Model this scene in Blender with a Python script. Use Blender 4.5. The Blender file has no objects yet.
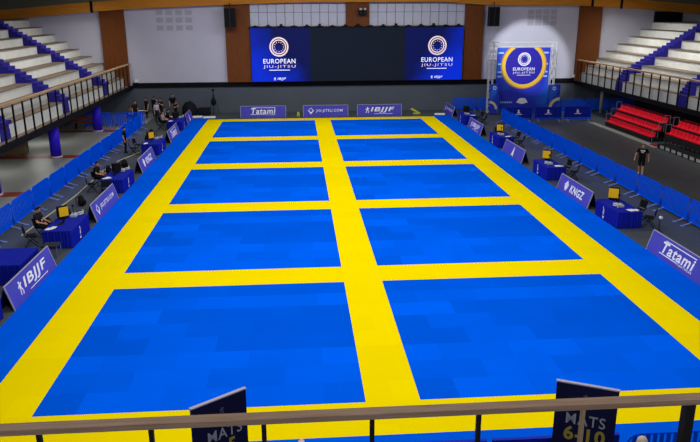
import bpy, bmesh, math, random
from mathutils import Vector, Matrix
random.seed(7)
PI = math.pi
SC = bpy.context.scene
COL = SC.collection

# ------------------------------------------------------------------ materials
MATS = {}
def lin(c):
    return tuple(((v / 255) / 12.92 if v / 255 <= .04045 else ((v / 255 + .055) / 1.055) ** 2.4) for v in c)
def mat(name, rgb, rough=.6, metal=0., noise=0., nscale=6., emit=0., spec=.12, kind=None):
    if name in MATS: return MATS[name]
    m = bpy.data.materials.new(name); m.use_nodes = True
    nt = m.node_tree; b = nt.nodes['Principled BSDF']
    c = lin(rgb) + (1,)
    b.inputs['Base Color'].default_value = c
    b.inputs['Roughness'].default_value = rough
    b.inputs['Metallic'].default_value = metal
    b.inputs['Specular IOR Level'].default_value = spec
    tc = nt.nodes.new('ShaderNodeTexCoord')
    if kind == 'wood':
        mp = nt.nodes.new('ShaderNodeMapping'); mp.inputs['Scale'].default_value = (6, 6, .5)
        nz = nt.nodes.new('ShaderNodeTexNoise'); nz.inputs['Scale'].default_value = nscale; nz.inputs['Detail'].default_value = 5
        nt.links.new(tc.outputs['Object'], mp.inputs['Vector']); nt.links.new(mp.outputs['Vector'], nz.inputs['Vector'])
        fac = nz.outputs['Fac']
    elif kind == 'woodx':
        mp = nt.nodes.new('ShaderNodeMapping'); mp.inputs['Scale'].default_value = (.4, 8, 8)
        nz = nt.nodes.new('ShaderNodeTexNoise'); nz.inputs['Scale'].default_value = nscale; nz.inputs['Detail'].default_value = 5
        nt.links.new(tc.outputs['Object'], mp.inputs['Vector']); nt.links.new(mp.outputs['Vector'], nz.inputs['Vector'])
        fac = nz.outputs['Fac']
    elif kind == 'tatami':
        br = nt.nodes.new('ShaderNodeTexBrick')
        br.offset = 0.5; br.inputs['Scale'].default_value = 1.
        br.inputs['Brick Width'].default_value = 2.; br.inputs['Row Height'].default_value = 1.
        br.inputs['Mortar Size'].default_value = .004; br.inputs['Mortar Smooth'].default_value = .2
        br.inputs['Color1'].default_value = (.32, .32, .32, 1); br.inputs['Color2'].default_value = (.68, .68, .68, 1)
        br.inputs['Mortar'].default_value = (.3, .3, .3, 1)
        nt.links.new(tc.outputs['Object'], br.inputs['Vector'])
        nz = nt.nodes.new('ShaderNodeTexNoise'); nz.inputs['Scale'].default_value = nscale; nz.inputs['Detail'].default_value = 4
        nt.links.new(tc.outputs['Object'], nz.inputs['Vector'])
        mx = nt.nodes.new('ShaderNodeMix'); mx.data_type = 'FLOAT'; mx.inputs[0].default_value = .22
        sp = nt.nodes.new('ShaderNodeSeparateColor'); nt.links.new(br.outputs['Color'], sp.inputs[0])
        nt.links.new(sp.outputs[0], mx.inputs[2]); nt.links.new(nz.outputs['Fac'], mx.inputs[3])
        fac = mx.outputs[0]
    elif noise:
        nz = nt.nodes.new('ShaderNodeTexNoise'); nz.inputs['Scale'].default_value = nscale; nz.inputs['Detail'].default_value = 4
        nt.links.new(tc.outputs['Object'], nz.inputs['Vector']); fac = nz.outputs['Fac']
    else:
        fac = None
    if fac is not None:
        rp = nt.nodes.new('ShaderNodeValToRGB')
        d = noise or .12
        rp.color_ramp.elements[0].position = .25; rp.color_ramp.elements[1].position = .75
        rp.color_ramp.elements[0].color = tuple(v * (1 - d) for v in c[:3]) + (1,)
        rp.color_ramp.elements[1].color = tuple(min(1, v * (1 + d)) for v in c[:3]) + (1,)
        nt.links.new(fac, rp.inputs['Fac']); nt.links.new(rp.outputs['Color'], b.inputs['Base Color'])
    if emit:
        b.inputs['Emission Color'].default_value = c; b.inputs['Emission Strength'].default_value = emit
    MATS[name] = m
    return m

BLUE = mat('mat_blue', (0, 88, 226), .6, kind='tatami', noise=.26, nscale=.5, spec=0.)
APRON = mat('mat_apron_blue', (0, 88, 224), .6, kind='tatami', noise=.1, nscale=.5, spec=0.)
YEL = mat('mat_yellow', (236, 212, 0), .6, kind='tatami', noise=.04, nscale=.6, spec=0.)
FLOOR = mat('floor_dark', (72, 78, 82), .45, noise=.12, nscale=1.2, spec=.25)
FLOORL = mat('floor_grey', (138, 142, 138), .35, noise=.05, nscale=.6)
REDBAND = mat('floor_red_band', (128, 52, 42), .4, noise=.1)
STRIP = mat('strip_grey', (150, 152, 146), .6, noise=.08)
WALLW = mat('wall_white', (200, 200, 216), .9, noise=.03, nscale=.8)
WALLD = mat('wall_grey', (88, 95, 106), .9, noise=.06, nscale=.5)
DARK = mat('trim_black', (17, 17, 24), .7)
GLU = mat('glulam', (116, 66, 32), .5, kind='wood', noise=.22, nscale=3)
BEAM = mat('beam_wood', (206, 134, 44), .5, kind='woodx', noise=.18, nscale=2)
CEIL = mat('ceiling_grey', (150, 150, 132), .9, noise=.08, nscale=.8)
RISER = mat('riser_cream', (216, 219, 214), .8, noise=.08, nscale=1.5)
TREAD = mat('tread_brown', (118, 106, 92), .8, noise=.1, nscale=2)
STAIR = mat('stair_blue', (48, 43, 146), .6, noise=.08)
RAILW = mat('rail_wood', (176, 148, 112), .55, kind='woodx', noise=.18, nscale=2)
RAILN = mat('rail_wood_worn', (150, 122, 100), .55, kind='woodx', noise=.28, nscale=3)
POST = mat('post_dark', (26, 24, 26), .5, metal=.4)
COLB = mat('column_blue', (52, 34, 220), .35, noise=.05)
WHITE = mat('white', (235, 235, 238), .6)
PRINT = mat('print_white', (238, 240, 248), .6)
SIGN = mat('sign_indigo', (74, 74, 184), .55, noise=.08, nscale=2)
SIGNE = mat('sign_edge', (168, 164, 186), .5)
NAVY = mat('navy', (20, 22, 84), .6, noise=.1)
CLOTH = mat('tablecloth_blue', (12, 28, 156), .8, noise=.12, nscale=3)
BARR = mat('barrier_blue', (2, 88, 255), .5, noise=.05, spec=0.)
COVER = mat('cover_navy', (20, 38, 172), .75, noise=.1, nscale=3)
STEEL = mat('steel', (150, 155, 162), .4, metal=.8)
BLACK = mat('black', (16, 16, 18), .6)
GREYD = mat('grey_dark', (44, 46, 52), .7)
SEATR = mat('seat_red', (236, 30, 48), .4, noise=.08)
REDD = mat('red_dark', (130, 18, 28), .5)
PAPER = mat('paper', (225, 226, 228), .8)
GOLD = mat('gold', (226, 188, 60), .5)
YPANEL = mat('scoreboard_yellow', (222, 176, 24), .5, emit=.12)
YGREEN = mat('yellow_green', (188, 196, 70), .6)
PINKW = mat('logo_pale', (240, 214, 214), .5, emit=.55)
LEDW = mat('led_white', (225, 228, 250), .5, emit=.75)
LEDK = mat('led_off', (28, 36, 50), .5, emit=.12, spec=.05)
LEDR = mat('led_red', (190, 60, 70), .5, emit=.5)
WOODB = mat('bench_red', (150, 62, 44), .5, noise=.1)
PANE = mat('frosted_pane', (206, 210, 226), .35, noise=.04, nscale=2)
MULL = mat('mullion', (130, 134, 150), .6)
VENT = mat('vent_grey', (176, 176, 190), .9)
MGOLD = mat('sign_gold', (170, 150, 60), .6)
MGREY = mat('sign_grey', (165, 165, 176), .6)
SKIN = mat('skin', (205, 150, 122), .6)
HAIRD = mat('hair_dark', (34, 26, 22), .7)
HAIRL = mat('hair_ginger', (196, 180, 160), .7)

def led_gradient(name, flip):
    m = bpy.data.materials.new(name); m.use_nodes = True; nt = m.node_tree
    b = nt.nodes['Principled BSDF']; b.inputs['Roughness'].default_value = .4
    tc = nt.nodes.new('ShaderNodeTexCoord'); mp = nt.nodes.new('ShaderNodeMapping')
    mp.inputs['Rotation'].default_value = (0, 0, 0)
    sx = nt.nodes.new('ShaderNodeSeparateXYZ'); nt.links.new(tc.outputs['Generated'], sx.inputs[0])
    a = nt.nodes.new('ShaderNodeMath'); a.operation = 'MULTIPLY_ADD'
    nt.links.new(sx.outputs[0], a.inputs[0]); a.inputs[1].default_value = -.75 if not flip else .75
    a.inputs[2].default_value = .95 if not flip else .2
    s = nt.nodes.new('ShaderNodeMath'); s.operation = 'SUBTRACT'
    s2 = nt.nodes.new('ShaderNodeMath'); s2.operation = 'MULTIPLY'; nt.links.new(sx.outputs[2], s2.inputs[0]); s2.inputs[1].default_value = .5
    nt.links.new(a.outputs[0], s.inputs[0]); nt.links.new(s2.outputs[0], s.inputs[1])
    wv = nt.nodes.new('ShaderNodeTexNoise'); wv.inputs['Scale'].default_value = 2.2
    nt.links.new(tc.outputs['Generated'], wv.inputs['Vector'])
    ad = nt.nodes.new('ShaderNodeMath'); ad.operation = 'MULTIPLY_ADD'
    nt.links.new(wv.outputs['Fac'], ad.inputs[0]); ad.inputs[1].default_value = .5; nt.links.new(s.outputs[0], ad.inputs[2])
    rp = nt.nodes.new('ShaderNodeValToRGB'); e = rp.color_ramp.elements
    e[0].position = .45; e[0].color = lin((8, 20, 84)) + (1,)
    e[1].position = 1.05; e[1].color = lin((6, 48, 225)) + (1,)
    nt.links.new(ad.outputs[0], rp.inputs['Fac'])
    b.inputs['Base Color'].default_value = (.004, .004, .008, 1); b.inputs['Specular IOR Level'].default_value = .08
    nt.links.new(rp.outputs['Color'], b.inputs['Emission Color']); b.inputs['Emission Strength'].default_value = .85
    MATS[name] = m; return m
LEDA = led_gradient('led_blue_left', False); LEDB = led_gradient('led_blue_right', True)
def banner_print():
    m = bpy.data.materials.new('banner_blue_print'); m.use_nodes = True; nt = m.node_tree
    b = nt.nodes['Principled BSDF']; b.inputs['Roughness'].default_value = .6
    tc = nt.nodes.new('ShaderNodeTexCoord')
    nz = nt.nodes.new('ShaderNodeTexNoise'); nz.inputs['Scale'].default_value = 1.6; nz.inputs['Detail'].default_value = 1
    nt.links.new(tc.outputs['Generated'], nz.inputs['Vector'])
    sx = nt.nodes.new('ShaderNodeSeparateXYZ'); nt.links.new(tc.outputs['Generated'], sx.inputs[0])
    ad = nt.nodes.new('ShaderNodeMath'); ad.operation = 'MULTIPLY_ADD'
    nt.links.new(sx.outputs[2], ad.inputs[0]); ad.inputs[1].default_value = .35; nt.links.new(nz.outputs['Fac'], ad.inputs[2])
    rp = nt.nodes.new('ShaderNodeValToRGB'); e = rp.color_ramp.elements
    e[0].position = .62; e[0].color = lin((26, 44, 190)) + (1,)
    e[1].position = .95; e[1].color = lin((16, 120, 240)) + (1,)
    nt.links.new(ad.outputs[0], rp.inputs['Fac']); nt.links.new(rp.outputs['Color'], b.inputs['Base Color'])
    MATS['banner'] = m; return m
BANNER = banner_print()
DISC = mat('banner_disc', (46, 38, 160), .6, noise=.06)

# ------------------------------------------------------------------ mesh builder
class MB:
    def __init__(s, off=(0, 0, 0)):
        s.bm = bmesh.new(); s.off = Vector(off)
    def box(s, x0, x1, y0, y1, z0, z1, bev=0.):
        r = bmesh.ops.create_cube(s.bm, size=1.)
        for v in r['verts']:
            v.co = Vector((x0 + (v.co.x + .5) * (x1 - x0), y0 + (v.co.y + .5) * (y1 - y0), z0 + (v.co.z + .5) * (z1 - z0))) - s.off
        if bev:
            ed = {e for v in r['verts'] for e in v.link_edges}
            bmesh.ops.bevel(s.bm, geom=list(ed), offset=bev, segments=2, affect='EDGES', profile=.7)
        return s
    def tube(s, a, b, r, r2=None, seg=10):
        a = Vector(a) - s.off; b = Vector(b) - s.off; d = b - a
        q = d.to_track_quat('Z', 'Y').to_matrix().to_4x4()
        bmesh.ops.create_cone(s.bm, cap_ends=True, segments=seg, radius1=r, radius2=r if r2 is None else r2, depth=d.length,
                              matrix=Matrix.Translation((a + b) / 2) @ q)
        return s
    def path(s, pts, r, seg=8):
        for a, b in zip(pts, pts[1:]): s.tube(a, b, r, seg=seg)
        for p in pts[1:-1]: s.ball(p, r)
        return s
    def ball(s, c, r, sc=(1, 1, 1), u=10, v=7):
        bmesh.ops.create_uvsphere(s.bm, u_segments=u, v_segments=v, radius=r,
                                  matrix=Matrix.Translation(Vector(c) - s.off) @ Matrix.Diagonal((sc[0], sc[1], sc[2], 1)))
        return s
    def prism(s, pts, axis, a, b):
        """polygon pts (2D) extruded along axis between a and b"""
        def p3(p, t):
            if axis == 'x': return Vector((t, p[0], p[1]))
            if axis == 'y': return Vector((p[0], t, p[1]))
            return Vector((p[0], p[1], t))
        va = [s.bm.verts.new(p3(p, a) - s.off) for p in pts]; vb = [s.bm.verts.new(p3(p, b) - s.off) for p in pts]
        n = len(pts)
        s.bm.faces.new(va); s.bm.faces.new(vb[::-1])
        for i in range(n): s.bm.faces.new((va[i], vb[i], vb[(i + 1) % n], va[(i + 1) % n]))
        bmesh.ops.recalc_face_normals(s.bm, faces=s.bm.faces)
        return s
    def ring(s, cx, cy, r0, r1, z0, z1, seg=40, a0=0, a1=2 * PI):
        """annulus in the XY plane, thickness along z"""
        full = abs(a1 - a0 - 2 * PI) < 1e-6
        n = seg if full else seg + 1
        L = []
        for i in range(n):
            t = a0 + (a1 - a0) * i / seg; c, sn = math.cos(t), math.sin(t)
            L.append([s.bm.verts.new(Vector((cx + r * c, cy + r * sn, z)) - s.off) for r, z in ((r0, z0), (r1, z0), (r1, z1), (r0, z1))])
        for i in range(n if full else n - 1):
            A, B = L[i], L[(i + 1) % n]
            for k in range(4): s.bm.faces.new((A[k], A[(k + 1) % 4], B[(k + 1) % 4], B[k]))
        bmesh.ops.recalc_face_normals(s.bm, faces=s.bm.faces)
        return s
    def clip_top(s, y):
        r = bmesh.ops.bisect_plane(s.bm, geom=s.bm.verts[:] + s.bm.edges[:] + s.bm.faces[:], plane_co=(0, y, 0), plane_no=(0, 1, 0), clear_outer=True)
        bmesh.ops.holes_fill(s.bm, edges=[e for e in s.bm.edges if e.is_boundary]); return s
    def xform(s, M):
        bmesh.ops.transform(s.bm, matrix=M, verts=s.bm.verts); return s
    def build(s, name, m, parent=None, smooth=False, loc=None):
        me = bpy.data.meshes.new(name); s.bm.to_mesh(me); s.bm.free()
        if smooth:
            for p in me.polygons: p.use_smooth = True
        me.materials.append(m)
        o = bpy.data.objects.new(name, me); COL.objects.link(o)
        if parent is not None: o.parent = parent
        if loc is not None: o.location = loc
        return o

def tag(o, label, cat, group=None, kind=None):
    o['label'] = label; o['category'] = cat
    if group: o['group'] = group
    if kind: o['kind'] = kind
    return o
def thing(name, label, cat, loc=(0, 0, 0), rz=0., group=None):
    o = bpy.data.objects.new(name, None); COL.objects.link(o)
    o.empty_display_size = .2; o.location = loc; o.rotation_euler = (0, 0, rz)
    return tag(o, label, cat, group)
def struct(o):
    o['kind'] = 'structure'; return o
def dup(root, loc, rz, label, group=None):
    r = root.copy(); COL.objects.link(r); r.location = loc; r.rotation_euler = (0, 0, rz); r['label'] = label
    if group: r['group'] = group
    for ch in list(root.children):
        c = ch.copy(); COL.objects.link(c); c.parent = r
        for g in list(ch.children):
            d = g.copy(); COL.objects.link(d); d.parent = c
    return r

DG = None
def text(s, w, h, m, parent, M, name='lettering', bold=.02, shear=0., space=1.12, ext=.006, keep=False):
    """lettering fitted into w x h, centred at the origin of M (its local XY plane)"""
    cu = bpy.data.curves.new(name, 'FONT'); cu.body = s; cu.size = 1; cu.offset = bold; cu.shear = shear
    cu.space_character = space; cu.extrude = .02; cu.align_x = 'CENTER'; cu.resolution_u = 3
    t = bpy.data.objects.new(name, cu); COL.objects.link(t)
    dg = bpy.context.evaluated_depsgraph_get()
    me = bpy.data.meshes.new_from_object(t.evaluated_get(dg))
    bpy.data.objects.remove(t); bpy.data.curves.remove(cu)
    xs = [v.co.x for v in me.vertices]; ys = [v.co.y for v in me.vertices]
    x0, x1, y0, y1 = min(xs), max(xs), min(ys), max(ys)
    sx = w / (x1 - x0); sy = h / (y1 - y0)
    if keep: sx = sy = min(sx, sy)
    for v in me.vertices:
        v.co = M @ Vector(((v.co.x - (x0 + x1) / 2) * sx, (v.co.y - (y0 + y1) / 2) * sy, (v.co.z + .02) / .04 * ext))
    me.materials.clear(); me.materials.append(m); me.name = name
    o = bpy.data.objects.new(name, me); COL.objects.link(o)
    if parent is not None: o.parent = parent
    return o
UPRIGHT = Matrix.Rotation(PI / 2, 4, 'X')          # XY plane -> XZ plane facing -Y
def TR(x, y, z): return Matrix.Translation((x, y, z))
ORD = ['first', 'second', 'third', 'fourth', 'fifth', 'sixth', 'seventh', 'eighth', 'ninth', 'tenth', 'eleventh', 'twelfth',
       'thirteenth', 'fourteenth', 'fifteenth', 'sixteenth', 'seventeenth', 'eighteenth', 'nineteenth', 'twentieth']

# ------------------------------------------------------------------ camera
f_px, pitch, yaw, roll = 702.4309, .29271, .07387, -.00411
Cp = Vector((-2.1768, -15.2061, 9.3042))
fw = Vector((math.sin(yaw) * math.cos(pitch), math.cos(yaw) * math.cos(pitch), -math.sin(pitch)))
rt = Vector((math.cos(yaw), -math.sin(yaw), 0)); up = rt.cross(fw)
r2 = rt * math.cos(roll) + up * math.sin(roll); u2 = -rt * math.sin(roll) + up * math.cos(roll)
cam = bpy.data.cameras.new('camera'); co = bpy.data.objects.new('camera', cam); COL.objects.link(co)
cam.sensor_width = 36; cam.lens = f_px * 36 / 700; cam.clip_end = 300
Mx = Matrix.Identity(4)
for i in range(3):
    Mx[i][0] = r2[i]; Mx[i][1] = u2[i]; Mx[i][2] = -fw[i]; Mx[i][3] = Cp[i]
co.matrix_world = Mx
SC.camera = co

# ------------------------------------------------------------------ setting
WY = 52.0
struct(MB().box(-15.15, 36.5, -9.5, WY, -.2, 0).build('floor', FLOOR))
struct(MB().box(-28.5, -15.15, -9.5, WY, -.2, 0).build('floor_left', FLOORL))
for i, y in enumerate((22.0, 32.0, 42.4)):
    struct(MB().box(-27.5, -15.3, y - .5, y + .5, 0, .006).build('trim_%d' % (i + 1), REDBAND))
struct(MB().box(22.45, 22.95, 31.2, 42.6, 0, .05, .01).build('trim_4', STRIP))
# back wall: dark grey dado, black band, white upper wall
struct(MB().box(-28.5, 36.5, WY, WY + .3, 0, 2.4).build('wall_back_lower', WALLD))
struct(MB().box(-17.3, 24.8, WY - .08, WY + .3, 2.4, 2.85).build('trim_5', DARK))
up_ = MB().box(-28.5, -17.3, WY, WY + .3, 2.4, 12).box(24.8, 36.5, WY, WY + .3, 2.4, 12).box(-17.3, 24.8, WY, WY + .3, 2.85, 12)
struct(up_.build('wall_back', WALLW))
struct(MB().box(-28.8, -28.5, -9.5, WY + .3, 0, 12).build('wall_left', WALLW))
struct(MB().box(36.5, 36.8, -9.5, WY + .3, 0, 12).build('wall_right', WALLW))
struct(MB().box(-28.8, 36.8, -22, WY + .3, 12, 12.2).build('ceiling', CEIL))
# laminated timber pillars and beam on the back wall
for i, (x0, x1, z0) in enumerate(((-19.62, -17.5, 2.62), (-8.55, -6.3, 2.85), (2.5, 4.62, 2.85), (13.6, 15.35, 2.85), (24.5, 26.65, 2.62))):
    struct(MB().box(x0, x1, WY - .35, WY, z0, 10.6, .02).build('trim_%d' % (6 + i), GLU))
bp = [(-28.4, 8.5), (-19.7, 9.22), (-16.8, 9.41), (-8.4, 9.74), (-1.7, 9.92), (11.1, 9.94), (15.5, 9.64), (24.5, 9.55), (30.2, 9.22), (36.4, 8.72)]
bt = [(x, z + .82) for x, z in bp]
bm_ = MB()
for (a, b), (c, d) in zip(zip(bp, bp[1:]), zip(bt, bt[1:])):
    bm_.prism([a, b, d, c], 'y', WY - .8, WY - .36)
struct(bm_.build('trim_11', BEAM))
fb_ = MB()
for (a, b), (c, d) in zip(bt, bt[1:]): fb_.prism([(a, b), (c, d), (c, 12), (a, 12)], 'y', WY - .78, WY - .4)
struct(fb_.build('trim_17', mat('fascia_olive', (104, 104, 86), .9)))
jb = MB()
for x, z in ((-20.1, 9.15), (28.2, 9.3), (25.4, 9.5)):
    jb.box(x - .12, x + .12, WY - .84, WY - .8, z - .05, z + .95)
struct(jb.build('trim_12', DARK))
# frosted windows above the screen
def window(n, x0, x1, z0, z1, k):
    w = struct(bpy.data.objects.new('window_%d' % n, None)); COL.objects.link(w); w.location = ((x0 + x1) / 2, WY, z0)
    o = w.location.copy()
    MB(o).box(x0, x1, WY - .06, WY - .01, z0, z1).build('pane', PANE, w)
    fr = MB(o)
    for i in range(k + 1):
        x = x0 + (x1 - x0) * i / k; fr.box(x - .025, x + .025, WY - .1, WY - .06, z0, z1)
    for z in (z0, z0 + (z1 - z0) * .62, z1): fr.box(x0, x1, WY - .095, WY - .06, z - .02, z + .02)
    fr.build('window_frame', MULL, w)
window(1, -6.28, 2.48, 7.85, 9.8, 11); window(2, 4.64, 13.58, 7.85, 9.8, 11)
# faint ventilation bricks
def vents(x0, x1, z0, z1, nx, nz):
    v = MB()
    for i in range(nx):
        for j in range(nz):
            x = x0 + (x1 - x0) * i / (nx - 1); z = z0 + (z1 - z0) * j / (nz - 1)
            v.box(x - .3, x + .3, WY - .03, WY, z - .22, z + .22)
            for k in range(3): v.box(x - .28, x + .28, WY - .045, WY - .03, z - .16 + k * .14, z - .12 + k * .14)
    return v
struct(vents(-14.4, -11.8, 7.75, 9.1, 4, 3).build('trim_13', VENT))
struct(vents(19.9, 22.1, 8.0, 9.0, 4, 3).build('trim_14', VENT))
# door opening atop the right stand, its inner shade painted as a dark panel
d1 = struct(bpy.data.objects.new('door_1', None)); COL.objects.link(d1); d1.location = (33.2, WY, 8.05)
MB((33.2, WY, 8.05)).box(31.95, 34.5, WY - .12, WY, 8.05, 8.92).build('opening_shade', mat('opening_dark', (14, 16, 26), .6), d1)
MB((33.2, WY, 8.05)).box(31.85, 31.95, WY - .16, WY, 8.05, 9.0).box(34.5, 34.6, WY - .16, WY, 8.05, 9.0).box(31.85, 34.6, WY - .16, WY, 8.92, 9.0).build('door_frame', GREYD, d1)

# balconies (slabs with black fascia)
struct(MB().box(-28.5, -17.5, -6, WY, 2.3, 2.6).build('floor_balcony_left', TREAD))
struct(MB().box(-17.5, -17.3, -6, WY, 2.28, 2.62).build('trim_15', DARK))
struct(MB().box(24.9, 36.5, -6, WY, 2.3, 2.6).build('floor_balcony_right', TREAD))
struct(MB().box(24.7, 24.9, -6, WY, 2.28, 2.62).build('trim_16', DARK))
struct(MB().box(-9.5, 9.5, -9.3, -7.45, 2.3, 2.6).build('floor_balcony', TREAD))
struct(MB().box(-25.4, -25.2, -9.5, WY, 0, 2.3).build('wall_left_lower', WALLD))
struct(MB().box(29.8, 30.0, -9.5, WY, 0, 2.3).build('wall_right_lower', GREYD))

# ------------------------------------------------------------------ grandstands
def grandstand(sgn, x0, dx, z0, dz, nmax, aisles, label, xback):
    root = thing('grandstand', label, 'grandstand', (x0, 22., 2.6))
    off = root.location.copy()
    def X(a, b): return (a, b) if a < b else (b, a)
    def XN(n):
        x = x0 + sgn * dx * n
        return min(x, -17.95) if sgn < 0 else max(x, {-2: 24.98, -1: 25.5}.get(n, x))
    for n in range(-2, nmax + 1):
        xn = XN(n); zn = z0 + dz * n
        zb = 2.6 if n == -2 else zn - dz
        xe = XN(n + 1) if n < nmax else xback
        a, b = X(xn, xn + sgn * .12)
        MB(off).box(a, b, -5.5, WY - .01, zb, zn - .05).build('riser', RISER, root)
        a, b = X(xn - sgn * .05, xe + sgn * (.1 if n < nmax else 0))
        MB(off).box(a, b, -5.5, WY - .01, zn - .05, zn).build('tread', TREAD, root)
    for y in aisles:
        st = MB(off)
        for n in range(-2, nmax + 1):
            xn = XN(n); zn = z0 + dz * n
            zb = 2.6 if n == -2 else zn - dz
            h = zn - zb
            w3 = (.17, .34, .5) if n == -1 and sgn > 0 else (.33, .66, dx - .03) if n > -2 else (.03, .05, .07)
            t = xn + sgn * .02; z_ = zb + .002
            st.prism([(t, z_), (xn - sgn * w3[2], z_), (xn - sgn * w3[2], zb + h / 3), (xn - sgn * w3[1], zb + h / 3), (xn - sgn * w3[1], zb + h * 2 / 3),
                      (xn - sgn * w3[0], zb + h * 2 / 3), (xn - sgn * w3[0], zn + .012), (t, zn + .012)], 'y', y, y + 1.25)
        st.build('aisle_stair', STAIR, root)
    return root
grandstand(-1, -19.76, 1.02, 4.69, .64, 6, (44.25, 33.6, 23.1, 12.5), 'left white tiered grandstand with blue aisle stairs behind the wooden handrail', -28.48)
grandstand(1, 26.46, 1.06, 4.76, .656, 5, (42.4, 32.2, 22.0, 12.0), 'right white tiered grandstand with blue aisle stairs above the red folding seats', 36.48)

def railing(label, p0, p1, ztop, zbot, step, wood, deep=.25, thick=.1, first=0., baseplates=True):
    """straight railing from p0 to p1 (xy)"""
    a = Vector((p0[0], p0[1], 0)); b = Vector((p1[0], p1[1], 0)); d = b - a
    root = thing('railing', label, 'railing', (a.x, a.y, zbot), math.atan2(d.y, d.x))
    L = d.length; H = ztop - zbot
    MB().box(0, L, -deep / 2, deep / 2, H - thick, H, .012).build('handrail', wood, root)
    k = first
    while k < L:
        m = MB().box(k - .042, k + .042, -.042, .042, 0.02, H - thick)
        if baseplates: m.box(k - .07, k + .07, -.07, .07, 0, .02)
        m.build('baluster', POST, root); k += step
    return root
railing('wooden handrail on thin black posts along the left balcony edge', (-17.42, 12.), (-17.42, WY - .12), 4.64, 2.62, 1.41, RAILW, first=.62)
railing('wooden handrail on thin black posts along the right balcony edge', (24.75, 22.), (24.75, WY - .12), 4.64, 2.62, 1.36, RAILW, first=.3)
# foreground railing
fr = thing('railing', 'worn wooden handrail on dark posts across the bottom foreground', 'railing', (0, -7.7, 2.6))
MB().box(-9, 9, -.07, .1, 1.925, 2.0, .01).build('handrail', RAILN, fr)
for x in (-6.63, -5.332, -4.025, -2.681, -1.36, -.03, 3.98, 5.3):
    MB().box(x - .028, x + .028, -.03, .03, .02, 1.925).box(x - .07, x + .07, -.07, .07, 0, .02).build('baluster', POST, fr)
c_ = MB().box(1.275, 1.32, -.03, .03, .02, 1.925).box(1.23, 1.37, -.07, .07, 0, .02).build('baluster', mat('post_pale', (150, 128, 96), .4, metal=.3), fr)
c_['label'] = 'pale bare metal post in front of the right MATS sign'
MB().box(2.615, 2.735, -.06, .06, .02, 1.925).box(2.56, 2.8, -.1, .1, 0, .02).build('newel_post', POST, fr)

# blue columns below the left balcony
for y, lab in ((22.0, 'nearest round blue column under the left balcony, at the photo edge'),
               (32.0, 'middle round blue column under the left balcony on a red floor band'),
               (42.4, 'farthest of the tall round blue columns under the left balcony')):
    c = thing('column', lab, 'column', (-18.2, y, 0), group='columns under the balconies')
    MB().tube((0, 0, .08), (0, 0, 2.28), .34, seg=28).build('shaft', COLB, c, True)
    MB().tube((0, 0, .007), (0, 0, .08), .39, seg=28).build('base', mat('column_base', (216, 200, 206), .5), c)
c = thing('column', 'thin grey steel column under the right balcony behind blue barriers', 'column', (25.6, 47.6, 0), group='columns under the balconies')
MB().tube((0, 0, .03), (0, 0, 2.3), .15, seg=20).build('shaft', mat('column_grey', (130, 132, 140), .5), c, True)
MB().tube((0, 0, 0), (0, 0, .03), .22, seg=20).build('base', GREYD, c)

# ------------------------------------------------------------------ mats
XB, XC = 8.678, .678; XA = 10.049
RY = [0, 9.545, 19.089, 28.634, 38.179]
rown = ['nearest row', 'second row from the front', 'middle row', 'fourth row from the front', 'farthest row by the banners']
def slab(name, x0, x1, y0, y1, m, h=.04):
    o = MB(((x0 + x1) / 2, (y0 + y1) / 2, 0)).box(x0, x1, y0, y1, 0, h).build(name, m)
    o.location = ((x0 + x1) / 2, (y0 + y1) / 2, 0); return o
for i, y in enumerate(RY):
    for s, nm in ((-1, 'left'), (1, 'right')):
        a, b = (-XB, -XC) if s < 0 else (XC, XB)
        tag(slab('competition_mat', a, b, y, y + 8, BLUE), 'square blue competition mat %s of the middle yellow lane, %s' % (nm, rown[i]), 'mat', 'blue fight squares')
for s, a, b, nm in ((-1, -XA, -XB, 'left outer'), (0, -XC, XC, 'middle'), (1, XB, XA, 'right outer')):
    tag(slab('border_mat', a, b, -1.417, 47.407, YEL), 'long yellow mat lane running away from the camera, %s one' % nm, 'mat', 'long yellow lanes')
ys = [(-1.417, 0)] + [(y + 8, y + 9.545) for y in RY[:4]] + [(46.179, 47.407)]
bn = ['front yellow cross band behind the wooden handrail', 'yellow cross band behind the nearest blue mat', 'yellow cross band behind the second blue mat',
      'yellow cross band behind the middle blue mat', 'yellow cross band behind the fourth blue mat', 'pale yellow cross band at the far end by the banners']
for (y0, y1), nb in zip(ys, bn):
    for s, nm in ((-1, 'left'), (1, 'right')):
        a, b = (-XB, -XC) if s < 0 else (XC, XB)
        tag(slab('border_mat', a, b, y0, y1, YEL), '%s, %s of the middle lane' % (nb, nm), 'mat', 'yellow cross bands')
tag(slab('apron_mat', -11.4, -XA, -2.95, 48.2, APRON), 'blue apron mat strip outside the left yellow lane beside the tables', 'mat', 'blue apron strips')
tag(slab('apron_mat', XA, 11.64, -2.95, 48.2, APRON), 'blue apron mat strip outside the right yellow lane beside the tables', 'mat', 'blue apron strips')
tag(slab('apron_mat', -XA, XA, -2.95, -1.417, APRON), 'blue apron mat strip in front of the yellow band by the handrail', 'mat', 'blue apron strips')
MT = .04

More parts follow.
